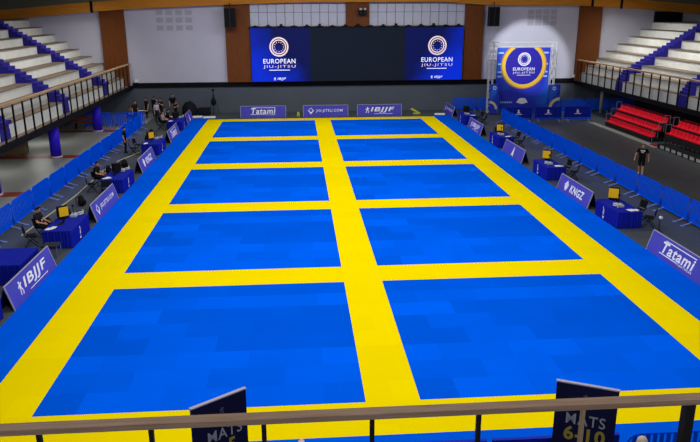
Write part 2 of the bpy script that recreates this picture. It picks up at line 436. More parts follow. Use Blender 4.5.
# ------------------------------------------------------------------ crowd barriers
def barrier_proto(L=2.45, H=1.17):
    root = thing('crowd_barrier', 'x', 'barrier')
    h = L / 2 - .03; r = .24; pts = [(-h, 0, .14)]
    for i in range(6):
        t = PI - PI / 2 * i / 5; pts.append((-h + r + r * math.cos(t), 0, H - r + r * math.sin(t)))
    for i in range(6):
        t = PI / 2 - PI / 2 * i / 5; pts.append((h - r + r * math.cos(t), 0, H - r + r * math.sin(t)))
    pts.append((h, 0, .14)); pts.append((-h, 0, .14))
    MB().path(pts, .024, 6).build('frame', BARR, root, True)
    bars = MB(); n = 17
    for i in range(1, n):
        x = -h + 2 * h * i / n; bars.box(x - .043, x + .043, -.01, .01, .15, H - .01)
    bars.box(-h, h, -.008, .008, .14, .2)
    bars.build('bars', BARR, root)
    for s in (-1, 1):
        x = s * (h - .28)
        MB().path([(x, -.38, .02), (x, -.03, .14), (x, .03, .14), (x, .38, .02)], .03, 6).box(x - .06, x + .06, -.5, -.34, 0, .025).box(x - .06, x + .06, .34, .5, 0, .025).build('foot', mat('barrier_foot', (120, 150, 225), .5), root)
    return root
bp0 = barrier_proto(); used = [False]
def barrier(x, y, rz, label, group, L=None):
    if not used[0]:
        used[0] = True; o = bp0; o.location = (x, y, 0); o.rotation_euler = (0, 0, rz); o['label'] = label; o['group'] = group; return o
    return dup(bp0, (x, y, 0), rz, label, group)
def cover(o, w, txt=None, logo=True):
    z1 = 1.2
    m = MB(); n = 14
    for s in (-1, 1):
        for i in range(n):
            xa = -w / 2 + w * i / n; xb = -w / 2 + w * (i + 1) / n; k = .006 * (i % 2)
            m.box(xa, xb, s * .036 - .006 + s * k, s * .036 + .006 + s * k, .3 + .02 * math.sin(i), z1)
    m.box(-w / 2, w / 2, -.042, .042, z1 - .01, z1 + .006)
    m.build('fabric_cover', COVER, o)
    if txt: text(txt, 1.1, .28, PRINT, o, TR(0, -.05, .72) @ UPRIGHT, bold=.01, shear=.2)
    if logo:
        lg = MB().ball((-.02, -.05, .9), .09, (1, .12, 1)).box(-.12, .12, -.055, -.045, .68, .8).box(-.3, .3, -.055, -.045, .58, .63)
        lg.build('emblem', PRINT, o)
k = 0; y = 42.55
ir = 17
for i in range(16):
    yy = 42.6 - i * 2.5
    barrier(15.22, yy, PI / 2, 'blue crowd barrier in the long right-hand row, %s from the far end' % ORD[i], 'right row of crowd barriers')
for i in range(15):
    yy = 42.2 - i * 2.5
    barrier(-14.98, yy, PI / 2, 'blue crowd barrier in the long left-hand row, %s from the far end' % ORD[i], 'left row of crowd barriers')
for i, x in enumerate((-18.6, -16.1)):
    barrier(x, 44.4, 0, 'blue crowd barrier standing crosswise behind the left row, %s the balcony columns' % ('between' if i == 0 else 'right of'), 'crosswise barriers on the left')
for i, x in enumerate((13.75, 16.2)):
    barrier(x, 51.2, 0, 'blue crowd barrier left of the photo backdrop, %s of the pair' % ('left one' if i == 0 else 'right one'), 'barriers left of the backdrop')
for i, x in enumerate((23.4, 25.9, 28.4)):
    barrier(x, 49.2, 0, 'blue crowd barrier right of the backdrop under the balcony, %s from the left' % ORD[i], 'barriers right of the backdrop')
for i, x in enumerate((16.75, 19.35, 21.95)):
    o = barrier(x, 43.95, 0, 'barrier in a navy cover with white emblem before the backdrop, %s' % ('leftmost', 'middle one', 'rightmost')[i], 'covered barriers before the backdrop')
    cover(o, 2.3)
fb = []
for i in range(0, 4):
    x = .09 + 2.67 * (i)
    lab = {0: 'navy covered crowd barrier at bottom centre below the handrail, left of two',
           1: 'navy covered crowd barrier at bottom centre below the handrail, right of two', 2: 'bare dark blue crowd barrier at bottom right below the handrail',
           3: 'bare dark blue crowd barrier at the bottom right corner'}[i]
    o = barrier(x, -3.48, 0, lab, 'front row of crowd barriers')
    if i in (0, 1): cover(o, 2.55, 'IBJJF', False)

# ------------------------------------------------------------------ A-frame mat signs
def emblem_fighter(M, s):
    b = MB()
    b.ball((0, .36 * s, 0), .1 * s, (1, 1, .1)).box(-.1 * s, .12 * s, -.02 * s, .26 * s, -.006, .006)
    for a, c in (((-.08, .2), (-.3, .08)), ((.08, .2), (.28, .3)), ((-.06, 0), (-.22, -.36)), ((.08, 0), (.2, -.2)), ((.2, -.2), (.08, -.4))):
        b.tube((a[0] * s, a[1] * s, 0), (c[0] * s, c[1] * s, 0), .06 * s, .05 * s, 6)
    for v in b.bm.verts: v.co.z = max(-.006, min(.006, v.co.z)) 
    return b.xform(M)
def emblem_claw(M, s):
    b = MB()
    for i, (dx, h) in enumerate(((-.3, .2), (-.15, .34), (0, .42), (.15, .34), (.3, .2))):
        b.prism([(dx * s * .5, -.4 * s), (dx * s + .07 * s, h * s - .15 * s), (dx * s, h * s), (dx * s - .07 * s, h * s - .15 * s)], 'z', -.004, .006)
    b.prism([(0, -.45 * s), (.24 * s, -.15 * s), (.12 * s, -.02 * s), (-.12 * s, -.02 * s), (-.24 * s, -.15 * s)], 'z', -.004, .007)
    return b.xform(M)
def emblem_diamond(M, s):
    b = MB()
    b.ring(0, .08 * s, .26 * s, .34 * s, -.004, .006, 4, 0, 2 * PI)
    b.prism([(-.4 * s, .1 * s), (0, -.42 * s), (.4 * s, .1 * s), (.28 * s, .1 * s), (0, -.26 * s), (-.28 * s, .1 * s)], 'z', -.004, .007)
    return b.xform(M)
def emblem_shard(M, s):
    b = MB()
    b.prism([(-.36 * s, -.5 * s), (.1 * s, .55 * s), (.1 * s, -.35 * s)], 'z', -.004, .006)
    b.prism([(.13 * s, .5 * s), (.13 * s, -.4 * s), (.36 * s, -.5 * s)], 'z', -.004, .006)
    return b.xform(M)
def sign(loc, rz, L, kind, label, H=.84, lean=.25):
    root = thing('mat_sign', label, 'sign', loc, rz, 'banner signs around the mats')
    h = math.hypot(H, lean); M = TR(0, 0, 0) @ Matrix.Rotation(math.atan2(H, lean), 4, 'X')   # local XY = face
    def face(b): return b.xform(M)
    face(MB().box(-L / 2, L / 2, 0.0, h, -.03, 0.)).build('front_panel', SIGN, root)
    bk = MB().box(-L / 2, L / 2, 0, h, -.015, .015)
    bk.xform(TR(0, lean * 2 + .02, 0) @ Matrix.Rotation(PI - math.atan2(H, lean), 4, 'X')); bk.build('back_panel', NAVY, root)
    e = MB().box(-L / 2 - .02, L / 2 + .02, h - .012, h + .018, -.035, .008)
    for s in (-1, 1): e.box(s * L / 2 - .018, s * L / 2 + .018, 0, h, -.034, .008)
    face(e).build('edging', SIGNE, root)
    def F(x, y): return M @ TR(x, y, .001)
    if kind == 'ibjjf':
        text('IBJJF', L * .54, h * .5, PRINT, root, F(L * .07, h * .52), bold=.02, shear=.2)
        emblem_fighter(F(-L * .27, h * .5), h * .62).build('emblem', PRINT, root)
        face(MB().box(-L * .12, L * .3, h * .17, h * .2, 0, .006)).build('underline', PRINT, root)
    elif kind == 'tatami':
        text('Tatami', L * .54, h * .5, PRINT, root, F(-.0 * L, h * .56), bold=.02, shear=.12)
        face(MB().box(-L * .28, L * .02, h * .24, h * .28, 0, .006).box(-L * .24, L * .27, h * .83, h * .87, 0, .006)).build('underline', PRINT, root)
        text('FIGHTWEAR', L * .24, h * .09, PRINT, root, F(L * .15, h * .24), name='tagline', bold=.01, space=1.4)
    elif kind == 'kngz':
        text('KNGZ', L * .42, h * .46, PRINT, root, F(L * .1, h * .48), bold=.025, shear=.1)
        emblem_claw(F(-L * .24, h * .52), h * .75).build('emblem', PRINT, root)
    elif kind == 'jj':
        text('JIU-JITSU.COM', L * .6, h * .3, PRINT, root, F(L * .08, h * .5), bold=.004, shear=.12)
        emblem_diamond(F(-L * .33, h * .5), h * .7).build('emblem', PRINT, root)
    elif kind == 'shard':
        emblem_shard(F(0, h * .48), h * .72).build('emblem', PRINT, root)
    return root
XL, XR = -11.42, 11.65
for y, kd, lab in ((8.5, 'ibjjf', 'long indigo IBJJF sign with white fighter emblem on the left, nearest'),
                   (18.4, 'jj', 'long indigo JIU-JITSU.COM sign on the left mat edge'),
                   (28.5, 'kngz', 'long indigo KNGZ sign on the left mat edge'),
                   (38.5, 'tatami', 'long indigo Tatami sign on the left mat edge, fourth from the front'),
                   (46.6, 'shard', 'indigo sign at the far left corner of the mats, white point showing')):
    sign((XL, y, 0), PI / 2, 4.1 if y < 44 else 3.0, kd, lab)
for y, kd, lab, L in ((8.45, 'tatami', 'long indigo Tatami sign on the right, nearest the camera', 4.2),
                   (18.6, 'kngz', 'long indigo KNGZ sign with white claw emblem on the right mat edge', 4.1),
                   (29.0, 'shard', 'long indigo sign with a white triangle emblem on the right mat edge', 4.1),
                   (39.2, 'ibjjf', 'long indigo IBJJF sign on the right mat edge, fourth from the front', 4.1),
                   (49.1, 'jj', 'long indigo JIU-JITSU.COM sign at the far right corner of the mats', 3.9)):
    sign((XR, y, 0), -PI / 2, L, kd, lab)
for x, kd, lab in ((-5.25, 'tatami', 'indigo Tatami banner standing below the left half of the screen'), (.38, 'jj', 'indigo JIU-JITSU.COM banner standing at the far end of the middle lane'),
                   (5.28, 'ibjjf', 'indigo IBJJF banner standing below the middle of the screen')):
    sign((x, 48.55, 0), 0, 4.05, kd, lab, H=1.0, lean=.18)

# MATS totems
def totem(a, b, H, txt, label, tz, tx):
    A = Vector((a[0], a[1], 0)); B = Vector((b[0], b[1], 0)); d = B - A; L = d.length
    root = thing('mats_sign', label, 'sign', (a[0], a[1], 0), math.atan2(d.y, d.x), 'MATS direction signs')
    MB().box(0, L, -.03, .03, .06, H, .006).build('panel', mat('totem_navy', (20, 20, 62), .5, noise=.1), root)
    MB().box(-.012, L + .012, -.036, .036, H - .01, H + .012).build('top_edge', SIGNE, root)
    MB().box(.05, .3, -.25, .25, 0, .06, .01).box(L - .3, L - .05, -.25, .25, 0, .06, .01).build('foot', BLACK, root)
    text('MATS', .7, .225, MGREY, root, TR(tx, -.032, tz) @ UPRIGHT, bold=.006)
    text(txt, .4 if txt == '1-5' else .74, .3, MGOLD, root, TR(tx, -.032, tz - .31) @ UPRIGHT, name='numerals', bold=.03)
    emblem_fighter(TR(tx - .04, -.034, H - .25) @ UPRIGHT, .16).build('emblem', mat('totem_emblem', (90, 90, 120), .6), root)
totem((-4.17, -4.26), (-3.27, -3.62), 2.65, '1-5', 'tall navy sign reading MATS 1-5 left of centre below the handrail', 1.945, .63)
totem((2.54, -3.81), (3.53, -4.28), 2.65, '6-10', 'tall navy sign reading MATS 6-10 at lower right behind the handrail', 1.93, .57)

# ------------------------------------------------------------------ tables
def table(loc, rz, label, L=2.4, D=1.15, H=.75, logo=True):
    root = thing('officials_table', label, 'table', loc, rz, 'cloth covered tables beside the mats')
    MB().box(-L / 2, L / 2, 0, D, H - .03, H, .008).build('tabletop', CLOTH, root)
    m = MB(); t = .012
    def side(ax, a, b, at, sg):
        n = int((b - a) / .12)
        for i in range(n):
            u0 = a + (b - a) * i / n; u1 = a + (b - a) * (i + 1) / n; um = (u0 + u1) / 2
            q = .018 + .02 * (i % 2)
            pts = [(u0, at), (um, at + sg * q), (u1, at), (u1, at - sg * t), (u0, at - sg * t)]
            if ax == 'y': pts = [(p[1], p[0]) for p in pts]
            m.prism(pts, 'z', .02, H - .025)
    side('x', -L / 2, L / 2, 0, -1); side('y', 0, D, -L / 2, -1); side('y', 0, D, L / 2, 1)
    m.build('table_skirt', CLOTH, root)
    for sx in (-1, 1):
        for yy in (.12, D - .12): MB().tube((sx * (L / 2 - .12), yy, 0), (sx * (L / 2 - .12), yy, H - .03), .02, seg=8).build('leg', STEEL, root)
    if logo:
        R = TR(-L * .08, -.045, H * .5) @ UPRIGHT @ Matrix.Rotation(PI / 2, 4, 'Z')
        text('IBJJF', .38, .13, PRINT, root, R @ TR(.08, 0, 0), bold=.01, shear=.15)
        emblem_fighter(R @ TR(-.22, 0, 0), .22).build('emblem', PRINT, root)
    return root
def scoreboard(loc, rz, label, back=BLACK, w=.4, h=.4):
    root = thing('scoreboard_monitor', label, 'monitor', loc, rz, 'scoreboard monitors on the tables')
    MB().box(-w / 2 - .012, w / 2 + .012, 0, .26, .08, h + .135, .012).build('casing', back, root)
    MB().box(-w / 2, w / 2, -.008, .0, .12, h + .12).build('screen', YPANEL, root)
    MB().box(-.18, .18, 0, .24, 0, .02).box(-.04, .04, .1, .16, .02, .1).build('stand', BLACK, root)
def laptop(loc, rz, label):
    root = thing('laptop', label, 'laptop', loc, rz, 'laptops on the tables')
    MB().box(-.17, .17, -.12, .12, 0, .018, .004).build('base', GREYD, root)
    s = MB().box(-.17, .17, 0, .23, -.006, .006); s.xform(TR(0, .12, .018) @ Matrix.Rotation(math.radians(75), 4, 'X')); s.build('screen', BLACK, root)
    MB().box(-.15, .15, -.06, .1, .018, .021).build('keyboard', BLACK, root)
def papers(loc, rz, label, n=3):
    m = MB()
    for i in range(n):
        a = random.uniform(-.5, .5); dx = random.uniform(-.28, .28); dy = random.uniform(-.12, .12)
        b = MB().box(-.15, .15, -.105, .105, .002 + i * .003, .0045 + i * .003); b.xform(TR(dx * .5, dy, 0) @ Matrix.Rotation(a, 4, 'Z'))
        me = bpy.data.meshes.new('t'); b.bm.to_mesh(me); b.bm.free(); m.bm.from_mesh(me); bpy.data.meshes.remove(me)
    o = m.build('paper_sheets', PAPER); o.location = loc; o.rotation_euler = (0, 0, rz); tag(o, label, 'papers', 'papers on the tables')
def chair_proto():
    root = thing('folding_chair', 'x', 'chair')
    MB().box(-.21, .21, -.2, .2, .43, .47, .012).build('seat', BLACK, root)
    b = MB().box(-.2, .2, -.012, .012, 0, .34, .01); b.xform(TR(0, .23, .52) @ Matrix.Rotation(-.15, 4, 'X')); b.build('backrest', BLACK, root)
    for s in (-1, 1):
        MB().path([(s * .225, -.24, .0), (s * .225, .2, .5), (s * .225, .285, .86)], .016, 6)  .build('leg', BLACK, root)
        MB().path([(s * .2, .26, .0), (s * .2, -.16, .44)], .016, 6).build('leg', BLACK, root)
    MB().tube((-.225, .19, .48), (.225, .19, .48), .011, seg=6).build('stretcher', STEEL, root)
    MB().tube((-.2, .2, .07), (.2, .2, .07), .011, seg=6).build('stretcher', STEEL, root)
    return root
chp = chair_proto(); cu_ = [False]
def chair(x, y, rz, label):
    if not cu_[0]:
        cu_[0] = True; chp.location = (x, y, 0); chp.rotation_euler = (0, 0, rz); chp['label'] = label; chp['group'] = 'black folding chairs by the tables'; return chp
    return dup(chp, (x, y, 0), rz, label, 'black folding chairs by the tables')
def cable_box(loc, rz, label):
    """a small mixer / keypad with a coil of cable"""
    root = thing('control_box', label, 'electronics', loc, rz, 'control boxes on the tables'); root.scale = (1.5, 1.5, 1.5)
    MB().box(-.14, .14, -.09, .09, 0, .07, .01).build('housing', mat('box_pale', (176, 182, 196), .5), root)
    c = MB()
    for i in range(14):
        t0, t1 = i * .9, (i + 1) * .9
        c.tube((.1 + .12 * math.cos(t0), -.16 + .06 * math.sin(t0), .015 + .008 * i), (.1 + .12 * math.cos(t1), -.16 + .06 * math.sin(t1), .015 + .008 * (i + 1)), .012, seg=6)
    c.build('cable', mat('cable_pale', (196, 200, 210), .6), root)
    MB().tube((-.06, 0, .07), (-.06, 0, .32), .01, seg=6).ball((-.06, 0, .33), .035).build('joystick', BLACK, root)

# right: local +X -> -y (near end), left: local +X -> +y (far end)
RT = [(14.5, 'nearest'), (23.6, 'second'), (33.4, 'third'), (43.6, 'farthest')]
for (y, nm) in RT:
    table((11.7, y, 0), -PI / 2, 'navy skirted officials table on the right mat side, %s from the front' % nm, 2.35, 1.1)
    scoreboard((12.35, y + .85, .75), -.55 if nm != 'farthest' else PI - .55, ('yellow scoreboard screen on the %s right-hand table' if nm != 'farthest' else 'scoreboard turned away, black back, on the %s right-hand table') % nm, w=.44, h=.44)
    cable_box((12.2, y - .15, .75), -PI / 2, 'pale control box with cable on the %s right-hand table' % nm)
    papers((12.5, y - .8, .752), .3, 'white paper sheets on the near end of the %s right-hand table' % nm, 5)
    laptop((12.45, y + .25, .75), PI / 2, 'open dark laptop in the middle of the %s right-hand table' % nm)
    chair(13.35, y + .3, -PI / 2 + .2, 'black folding chair behind the middle of the %s right-hand table' % nm)
    chair(13.25 if y < 20 else 13.35, y - .95, -PI / 2 - .5, 'black folding chair at the near end of the %s right-hand table' % nm)
LT = [(13.95, 'nearest'), (22.95, 'second'), (33.1, 'third'), (43.0, 'farthest')]
for (y, nm) in LT:
    table((-11.46, y, 0), PI / 2, 'navy skirted officials table on the left mat side, %s from the front' % nm, 2.5, 1.15)
    scoreboard((-12.25, y + .55, .75), .72 if nm in ('nearest', 'third') else PI + .72, ('yellow scoreboard screen on the %s left-hand table' if nm in ('nearest', 'third') else 'scoreboard turned away, black back, on the %s left-hand table') % nm, w=.4, h=.4)
    cable_box((-11.95, y + .95, .75), PI / 2, 'pale control box with cable on the %s left-hand table' % nm)
    papers((-12.35, y - .85, .752), 1.2, 'white paper sheets on the near end of the %s left-hand table' % nm, 4)
    laptop((-12.2, y - .2, .75), -PI / 2, 'open dark laptop in the middle of the %s left-hand table' % nm)
    chair(-13.2, y + .45, PI / 2 - .2, 'black folding chair behind the far end of the %s left-hand table' % nm)
    chair(-13.25, y - .75, PI / 2 + .3, 'black folding chair behind the near end of the %s left-hand table' % nm)
o = table((-12.05, 9.7, 0), PI / 2, 'plain blue draped table behind the nearest left IBJJF sign', 1.9, 1.5, .76, False)
table((-11.62, 4.7, 0), PI / 2, 'blue skirted table cut off at the left photo edge below the IBJJF sign', 2.5, 1.1, .75, False)
# stool between sign and first left table
st = thing('stool', 'small square black table stool on thin legs by the nearest left table', 'stool', (-11.95, 11.75, 0))
MB().box(-.3, .3, -.28, .28, .47, .52, .01).build('seat', GREYD, st)
for sx in (-1, 1):
    for sy in (-1, 1): MB().tube((sx * .26, sy * .24, 0), (sx * .26, sy * .24, .47), .018, seg=6).build('leg', STEEL, st)
chair(-12.1, 20.9, .4, 'dark folding chair at the near end of the second left table, beside the sign')
# small camera stand by the right Tatami sign
def cam_stand(loc, H, label, top):
    r = thing('camera_stand', label, 'tripod', loc, 0, 'small camera stands')
    MB().tube((0, 0, .1), (0, 0, H), .014, seg=8).build('pole', BLACK, r)
    for i in range(3):
        a = i * 2 * PI / 3 + .4; MB().tube((0, 0, .25), (.24 * math.cos(a), .24 * math.sin(a), .01), .01, seg=6).build('leg', BLACK, r)
    MB().ball((0, 0, H + .05), .065, (1, 1, .9)).box(-.05, .05, -.12, -.02, H, H + .1, .01).build('camera', top, r)
cam_stand((13.2, 12.55, 0), .68, 'white camera ball on a thin black stand behind the right Tatami sign', WHITE)
cam_stand((-2.26, -3.95, 0), 1.62, 'pale camera on a thin black pole at bottom centre below the handrail', mat('camera_pale', (210, 180, 186), .5))

# ------------------------------------------------------------------ LED screen
led = thing('led_screen', 'wide dark screen on the back wall with two blue tournament panels', 'screen', (3.53, 51.5, 2.86))
O = led.location.copy()
MB(O).box(-6.28, 13.4, 51.4, 51.64, 2.86, 7.72).box(-6.0, 2.3, 51.64, 51.99, 3.2, 7.4).box(4.8, 13.3, 51.64, 51.99, 3.2, 7.4).build('cabinet', BLACK, led)
MB(O).box(-.86, 7.95, 51.385, 51.4, 2.9, 7.7).build('centre_panel', LEDK, led)
pl = MB(O).box(-6.26, -.86, 51.38, 51.4, 2.9, 7.7).build('side_panel', LEDA, led)
pr_ = MB(O).box(7.95, 13.36, 51.38, 51.4, 2.9, 7.7).build('side_panel', LEDB, led)
def euro_logo(parent, off, cx, zc, y, s=1., W=PINKW, T=LEDW, sub=True):
    """tournament roundel with lettering, facing -Y; off = parent location"""
    M = TR(cx - off.x, y - off.y, zc - off.z) @ UPRIGHT
    MB().ring(0, 0, .74 * s, .87 * s, 0, .008).ring(0, 0, .56 * s, .66 * s, 0, .008).xform(M).build('roundel', W, parent)
    d = MB()
    for i in range(12):
        a = i * PI / 6; d.prism([(.42 * s * math.cos(a) + q * s * .065 * math.cos(t), .42 * s * math.sin(a) + q * s * .065 * math.sin(t)) for q, t in [((1 if j % 2 == 0 else .45), PI / 2 + j * PI / 5) for j in range(10)]], 'z', 0, .008)
    d.xform(M).build('star_circle', W, parent)
    text('EUROPEAN', 2.95 * s, .42 * s, T, parent, M @ TR(0, -1.28 * s, 0), bold=.01)
    text('JIU-JITSU', 2.95 * s, .31 * s, W, parent, M @ TR(0, -1.79 * s, 0), name='lettering', bold=.0, space=1.25)
    MB().box(-.95 * s, .95 * s, -2.12 * s, -2.06 * s, 0, .008).xform(M).build('underline', T, parent)
    if sub:
        text('IBJJF', .8 * s, .26 * s, T, parent, M @ TR(.18 * s, -2.9 * s, 0), bold=.01, shear=.2)
        emblem_fighter(M @ TR(-.45 * s, -2.9 * s, 0), .32 * s).build('emblem', T, parent)
euro_logo(pl, Vector((3.53, 51.5, 2.86)), -3.72, 6.03, 51.375)
euro_logo(pr_, Vector((3.53, 51.5, 2.86)), 10.98, 6.05, 51.375)
# rigging bar with clamps above the screen
rb = thing('rigging_bar', 'thin black rigging bar with clamps along the top of the screen', 'bar', (3.53, 51.45, 7.73))
O = rb.location.copy()
MB(O).box(-6.4, 13.5, 51.4, 51.5, 7.72, 7.8).build('bar', BLACK, rb)
for i in range(17):
    x = -5.8 + i * 1.17
    MB(O).box(x - .13, x + .13, 51.38, 51.52, 7.8, 7.93 + .06 * (i % 3), .02).tube((x - .3, 51.45, 7.84), (x + .3, 51.45, 7.84), .04, seg=6).build('clamp', POST, rb)
# hanging loudspeakers and the projector on pillars
def speaker(x, label, yb=.76):
    r = thing('loudspeaker', label, 'speaker', (x, 50.9, 7.75), 0, 'hanging loudspeakers')
    MB().box(-.5, .5, -.3, .3, 0, 1.72, .04).build('cabinet', mat('speaker_grey', (46, 46, 56), .6), r)
    MB().box(-.46, -.04, -.32, -.3, .06, 1.66).box(.04, .46, -.32, -.3, .06, 1.66).build('grille', BLACK, r)
    MB().tube((0, 0, 1.72), (0, 0, 2.1), .03).tube((0, 0, 2.1), (0, yb, 2.1), .04).build('bracket', BLACK, r)
speaker(-7.98, 'dark loudspeaker hanging at the pillar left of the screen'); speaker(16.05, 'dark loudspeaker hanging beside the pillar right of the screen', 1.09)
pj = thing('projector', 'small dark projector mounted on the middle wood pillar above the screen', 'projector', (3.98, 51.3, 8.8))
MB().box(-.36, .36, -.3, .25, 0, .42, .04).build('body', BLACK, pj)
MB().tube((-.18, -.3, .2), (-.18, -.4, .2), .11, seg=14).tube((.18, -.3, .2), (.18, -.4, .2), .11, seg=14).build('lens', GREYD, pj)
MB().box(-.3, -.08, -.28, -.1, .44, .62, .02).box(.08, .3, -.28, -.1, .44, .62, .02).build('lamp', mat('lamp_pale', (190, 190, 200), .4), pj)
MB().box(-.06, .06, .25, .36, .1, .34).build('bracket', BLACK, pj)
# emergency floodlights at rail ends
for x, lab in ((-16.9, 'small white floodlight on the dark band at the left balcony end'), (24.4, 'small white floodlight on the dark band at the right balcony end')):
    l_ = thing('floodlight', lab, 'lamp', (x, 51.8, 2.86), 0, 'small floodlights')
    MB().box(-.16, .16, -.1, .06, .06, .34, .02).build('housing', WHITE, l_)
    MB().box(-.05, .05, .0, .2, .0, .1).build('bracket', GREYD, l_)

# ------------------------------------------------------------------ photo backdrop
tr = thing('truss_frame', 'aluminium truss frame around the blue photo backdrop', 'truss', (18.45, 49.1, 0))
def truss(p, q, w, name):
    p = Vector(p); q = Vector(q); d = (q - p).normalized()
    a = Vector((0, 1, 0)); b = d.cross(a)
    m = MB(); c4 = [(w / 2, w / 2), (-w / 2, w / 2), (-w / 2, -w / 2), (w / 2, -w / 2)]
    for u, v in c4: m.tube(p + a * u + b * v, q + a * u + b * v, .03, seg=6)
    n = int((q - p).length / w)
    for i in range(n):
        s0 = p + (q - p) * i / n; s1 = p + (q - p) * (i + 1) / n
        for k in range(4):
            u, v = c4[k]; u1, v1 = c4[(k + 1) % 4]
            if i % 2: u, v, u1, v1 = u1, v1, u, v
            m.tube(s0 + a * u + b * v, s1 + a * u1 + b * v1, .015, seg=5)
    m.build(name, mat('truss_alu', (216, 218, 226), .5, metal=.2), tr)
truss((-2.9, 0, .03), (-2.9, 0, 6.4), .38, 'post'); truss((2.85, 0, .03), (2.85, 0, 6.4), .38, 'post'); truss((-3.1, 0, 6.2), (3.05, 0, 6.2), .38, 'top_beam')
MB().box(-3.3, -2.5, -.4, .4, 0, .03).box(2.45, 3.25, -.4, .4, 0, .03).build('base_plate', GREYD, tr)
bn_ = thing('backdrop_banner', 'large blue photo backdrop banner with gold ring and tournament roundel', 'banner', (18.43, 48.83, .35))
O = bn_.location.copy()
MB(O).box(15.98, 20.9, 48.82, 48.84, .38, 5.92).build('sheet', BANNER, bn_)
M = TR(0.08, -.02, 4.36 - .35) @ UPRIGHT
# gold ring, clipped at the banner top
MB().ring(0, 0, 1.72, 2.02, 0, .006, 60, math.radians(90 + 30), math.radians(90 + 330)).clip_top(1.56).xform(M).build('gold_ring', GOLD, bn_)
dm = MB(); pts = [(1.7 * math.cos(a), min(1.55, 1.7 * math.sin(a))) for a in [i * PI / 30 for i in range(60)]]
dm.prism(pts, 'z', -.002, .004); dm.xform(M).build('disc', DISC, bn_)
MB().ring(0, 0, 2.02, 2.12, -.001, .005, 60, math.radians(90 + 30), math.radians(90 + 330)).clip_top(1.56).xform(M).build('ring_rim', mat('ring_orange', (196, 130, 60), .6), bn_)  # plain orange rim around the gold ring
E_ = TR(0, 0, 0)
euro_logo(bn_, O, 18.52, 4.9, 48.80, .68, PRINT, PRINT, False)
sp = MB(O)
for i, z in enumerate((5.4, 4.4, 3.7, 3.3)): sp.box(16.1, 16.1 + .5 - .1 * (i % 2), 48.81, 48.82, z, z + .14).box(20.3 + .1 * (i % 2), 20.75, 48.81, 48.82, z, z + .14)
for i in range(6): sp.box(16.5 + i * .2, 16.62 + i * .2, 48.81, 48.82, .95, 1.1)
sp.build('sponsor_marks', mat('print_pale', (150, 200, 240), .6), bn_)
cr = MB(O); cr.prism([(18.0, 1.0), (18.25, 1.35), (18.55, 1.42), (18.85, 1.35), (19.1, 1.0), (18.55, .85)], 'y', 48.81, 48.82); cr.build('crest', PRINT, bn_)
def side_board(x0, x1, z1, flip, label):
    r = thing('side_board', label, 'board', ((x0 + x1) / 2, 48.3, 0), 0, 'blue boards beside the backdrop')
    w = x1 - x0
    MB().box(-w / 2, w / 2, -.02, .02, .06, z1, .004).build('panel', BANNER, r)
    M2 = TR(w / 2 if not flip else -w / 2, -.022, .5) @ UPRIGHT
    a0, a1 = (PI / 2, PI) if not flip else (0, PI / 2)
    MB().ring(0, 0, w * .62, w * .86, 0, .006, 16, a0, a1).xform(M2).build('arc', mat('arc_cream', (200, 205, 150), .6), r)
    MB().ring(0, z1 - .35, .1, .16, 0, .006, 16).xform(TR(0, -.022, 0) @ UPRIGHT).build('roundel', PRINT, r)
    MB().box(-w / 2, w / 2, -.18, .18, 0, .06).build('foot', GREYD, r)
side_board(15.35, 16.2, 2.75, True, 'narrow blue board with pale arc left of the photo backdrop')
side_board(20.75, 21.9, 2.65, False, 'narrow blue board with pale arc right of the photo backdrop')

# ------------------------------------------------------------------ red folding bleachers
def bleacher(y0, y1, rows, label, seatn, base, backrail):
    r = thing('folding_bleacher', label, 'bleacher', (23.8, (y0 + y1) / 2, 0), 0, 'red folding seat banks')
    O = r.location.copy()
    for i, (x, z) in enumerate(rows):
        MB(O).box(x + .02, x + .5, y0, y1, z - .42, z - .36).box(x + .02, x + .07, y0, y1, z - .8 if i == 0 else z - .7, z - .42).build('row_deck', mat('deck_dark', (44, 38, 40), .6), r)
        w = (y1 - y0) / seatn
        for k in range(seatn):
            yc = y0 + w * (k + .5)
            s = MB(O); prof = [(-.06, .0), (.3, -.02), (.36, .06), (.42, .36), (.38, .38), (.32, .1), (.26, .04), (-.06, .05)]
            s.prism([(x + .05 + a, z - .34 + b) for a, b in prof], 'y', yc - w * .41, yc + w * .41)
            s.build('seat', SEATR, r)
    if base:
        n = int((y1 - y0) / .55)
        for k in range(n + 1):
            b = MB(O); yy = y0 + (y1 - y0) * k / n; b.tube((rows[0][0] + .1, yy, 0), (rows[0][0] + .1, yy, rows[0][1] - .4), .025, seg=6)
            b.tube((rows[0][0] + .5, yy, 0), (rows[0][0] + .1, yy, rows[0][1] - .45), .02, seg=6)
            b.build('leg', POST, r)
    else:
        MB(O).box(rows[0][0] + .05, rows[-1][0] + .5, y0, y1, 0, rows[0][1] - .45).build('understructure', mat('deck_dark2', (30, 28, 30), .7), r)
    xb = rows[-1][0] + .75
    MB(O).box(xb, xb + .06, y0, y1, rows[-1][1] + .0, rows[-1][1] + .12).box(xb, xb + .05, y0, y1, rows[-1][1] - .4, rows[-1][1] - .3).build('back_rail', REDD, r)
    for k in range(8):
        yy = y0 + (y1 - y0) * k / 7; MB(O).box(xb + .01, xb + .05, yy - .03, yy + .03, 0, rows[-1][1]).build('rail_post', POST, r)
    for yy in (y0 - .1, y1 + .1):
        g = MB(O)
        for (x, z) in rows: g.path([(x + .1, yy, z - .42), (x + .1, yy, z + .25), (x + .5, yy, z + .25), (x + .5, yy, z - .4)], .02, 6)
        g.path([(rows[0][0] + .1, yy, 0), (rows[0][0] + .1, yy, rows[0][1] - .42)], .02, 6)
        g.build('end_guard', mat('guard_grey', (140, 146, 160), .4, metal=.5), r)
    return r
bleacher(33.5, 41.2, [(23.25, .68), (23.65, 1.14), (24.05, 1.66)], 'three-row red folding seat bank below the right balcony, left one', 17, False, True)
